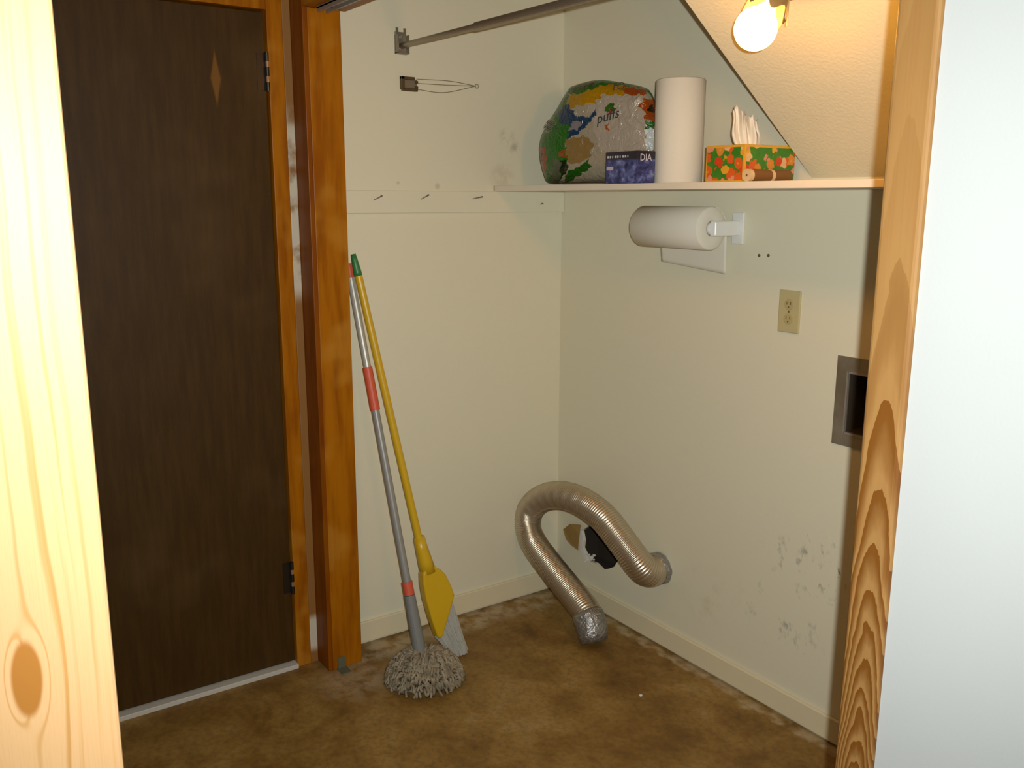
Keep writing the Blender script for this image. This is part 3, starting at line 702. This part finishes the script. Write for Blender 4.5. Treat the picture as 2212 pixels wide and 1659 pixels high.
# ================================================================ MOP AND BROOM
M_mopg = G('grey_mop_handle', .4, .2, (.30, .29, .27)); M_mopl = G('pale_grey_upper_pole', .4, .3, (.46, .45, .40)); M_red = G('orange_red_grip', .5, col=(.62, .10, .045)); M_sock = G('dark_grey_socket', .5, col=(.20, .20, .19))
mtop = onX(751, 564, -2.5465); mbot = onZ(908, 1412, .075)
mp = root('mop', (mbot.x, mbot.y, 0), 'grey string mop with orange-red grip leaning in the corner', 'mop')
md = (mtop - mbot)
def mpt(px_y):
    "point of the mop pole that shows at this photo row"
    lo, hi = 0.0, 1.0
    for _ in range(40):
        m_ = (lo + hi) / 2; p = mbot + md * m_ - CAM; yy = CY - FPX * p.dot(UP) / p.dot(FW)
        if yy > px_y: lo = m_
        else: hi = m_
    return mbot + md * lo
obj('socket', T([mpt(1410), mpt(1390), mpt(1285)], [.021, .020, .0175], 20), M_sock, mp, smooth=False)
obj('ring', T([mpt(1284), mpt(1256)], .0165, 20), M_red, mp)
obj('lower_pole', T([mpt(1258), mpt(884)], .0125, 18), M_mopg, mp)
obj('grip', T([mpt(886), mpt(793)], .0150, 18), M_red, mp)
obj('upper_pole', T([mpt(795), mpt(598)], .0118, 18), M_mopl, mp)
obj('end_cap', T([mpt(600), mpt(570)], .0120, 18), M_red, mp)
# shaggy head: looped strands over a low dome
M_str = G('grey_beige_mop_yarn', .95, col=(.30, .25, .19), spec=.1); g = M_str
g.set('Base Color', g.mix(g.mapr(g.noise(40, 3), .35, .65), (.22, .175, .115), (.36, .30, .21)))
hc = onZ(917, 1447, .03); hc.z = 0
bm = bmesh.new(); bmesh.ops.create_uvsphere(bm, u_segments=28, v_segments=14, radius=1)
for v in bm.verts: v.co = hc + Vector((v.co.x * .098, v.co.y * .098, max(.004, .012 + v.co.z * .078)))
hd_ = obj('mop_head', bm, M_str, mp, smooth=True)
bm = bmesh.new()
for i in range(520):
    an = random.random() * 2 * math.pi; ph = random.uniform(.03, 1.0); r1 = .118
    p0 = Vector((math.cos(an) * r1 * math.sqrt(1 - ph * ph) * .93, math.sin(an) * r1 * math.sqrt(1 - ph * ph) * .93, .012 + .080 * ph))
    out = Vector((math.cos(an), math.sin(an), .6 * ph)).normalized(); tw_ = random.uniform(-1, 1)
    tn = Vector((-math.sin(an), math.cos(an), 0)) * tw_
    L = random.uniform(.018, .034)
    q = [p0 - out * .012, p0 + out * .008 + tn * .004, p0 + out * .013 + tn * .012 - Vector((0, 0, L * .4)), p0 + out * .004 + tn * .014 - Vector((0, 0, L))]
    q = [hc + Vector((v.x, v.y, max(.004, v.z))) for v in q]
    tube(bm, q, [.0036, .0042, .0040, .0030], 6)
o = obj('mop_strands', bm, M_str, mp, smooth=True); o['kind'] = 'stuff'

# broom: yellow pole, yellow slanted head, pale bristles
M_yel = G('yellow_plastic', .35, col=(.62, .38, .012)); M_gcap = G('green_plastic_tip', .4, col=(.03, .19, .055)); M_bri = G('pale_grey_bristles', .6, col=(.50, .48, .42), spec=.3)
btop = onX(764, 548, -2.507); bdn = onZ(985, 1412, .004)
nv_ = Vector((1, 0, (bdn.x - btop.x) / (btop.z - bdn.z))); dv_ = nv_.dot(btop)
def bp(x, y, off=0): return onp(x, y, nv_, dv_ + off)
bo = root('broom', (bdn.x, bdn.y, 0), 'yellow angled broom with green handle tip leaning in the corner', 'broom')
obj('tip_cap', T([bp(763, 549), bp(766, 562), bp(772, 588), bp(774, 596)], [.0075, .0095, .0125, .0125], 16), M_gcap, bo, smooth=True)
obj('handle', T([bp(773.5, 592), bp(908, 1178)], .0118, 18), M_yel, bo)
obj('ferrule', T([bp(905, 1160), bp(911, 1185), bp(918, 1210), bp(925, 1236)], [.0175, .020, .023, .026], 18), M_yel, bo, smooth=True)
hp = [(908, 1238), (918, 1226), (932, 1222), (946, 1229), (957, 1240), (968, 1262), (976, 1284), (973, 1296), (951, 1372), (946, 1378), (940, 1376), (927, 1338), (915, 1296), (909, 1262)]
bm = bmesh.new(); front = [bp(x, y, .022) for x, y in hp]; mid = [bp(x, y) for x, y in hp]
rg = [bp(935, 1236, .034), bp(938, 1270, .036), bp(942, 1330, .034), bp(944, 1366, .026)]
ctr = sum(mid, Vector()) / len(mid)
prism(bm, [p - Vector((.014, 0, 0)) for p in mid], nv_.normalized() * .034)
obj('broom_head', bm, M_yel, bo, bevel=.008, seg=3)
bm = bmesh.new()
for i in range(420):
    t_ = random.random(); s0 = (977 - 32 * t_ + random.uniform(-6, 0), 1288 + 88 * t_)
    e_ = (1009 - 30 * t_ + random.uniform(-4, 4), 1418 + 4 * t_ + random.uniform(-6, 6)); k_ = random.uniform(-.012, .012)
    p, q = bp(s0[0], s0[1], k_), bp(e_[0], e_[1], k_ * 1.5); q.z = max(q.z, .002)
    m_ = (p + q) / 2 + Vector((random.uniform(-1, 1), random.uniform(-1, 1), 0)) * .002
    tube(bm, [p, m_, q], [.0011, .0010, .0008], 4)
o = obj('bristles', bm, M_bri, bo); o['kind'] = 'stuff'

# ================================================================ SMALL THINGS ON THE FLOOR
p = onZ(738, 1443, 0)
dg = root('door_guide', (p.x, p.y, 0), 'small greenish metal sliding door guide at the foot of the jamb post', 'door guide')
M_gd = G('green_grey_metal', .5, .5, (.17, .18, .12))
p.x = max(p.x, -2.44)
obj('guide_plate', B(p.x - .008, p.x + .030, p.y - .016, p.y + .016, 0, .003), M_gd, dg)
obj('guide_fin', B(p.x - .007, p.x - .003, p.y - .012, p.y + .012, .003, .040), M_gd, dg, bevel=.001)
p = onZ(1384, 1504, 0); bm = bmesh.new(); bmesh.ops.create_icosphere(bm, subdivisions=1, radius=.006)
for v in bm.verts: v.co = p + Vector((v.co.x, v.co.y, max(0, .003 + v.co.z * .6)))
tag(obj('plaster_chip', bm, M_gyp, origin=p), 'tiny white chip lying alone in the middle of the floor', 'debris')
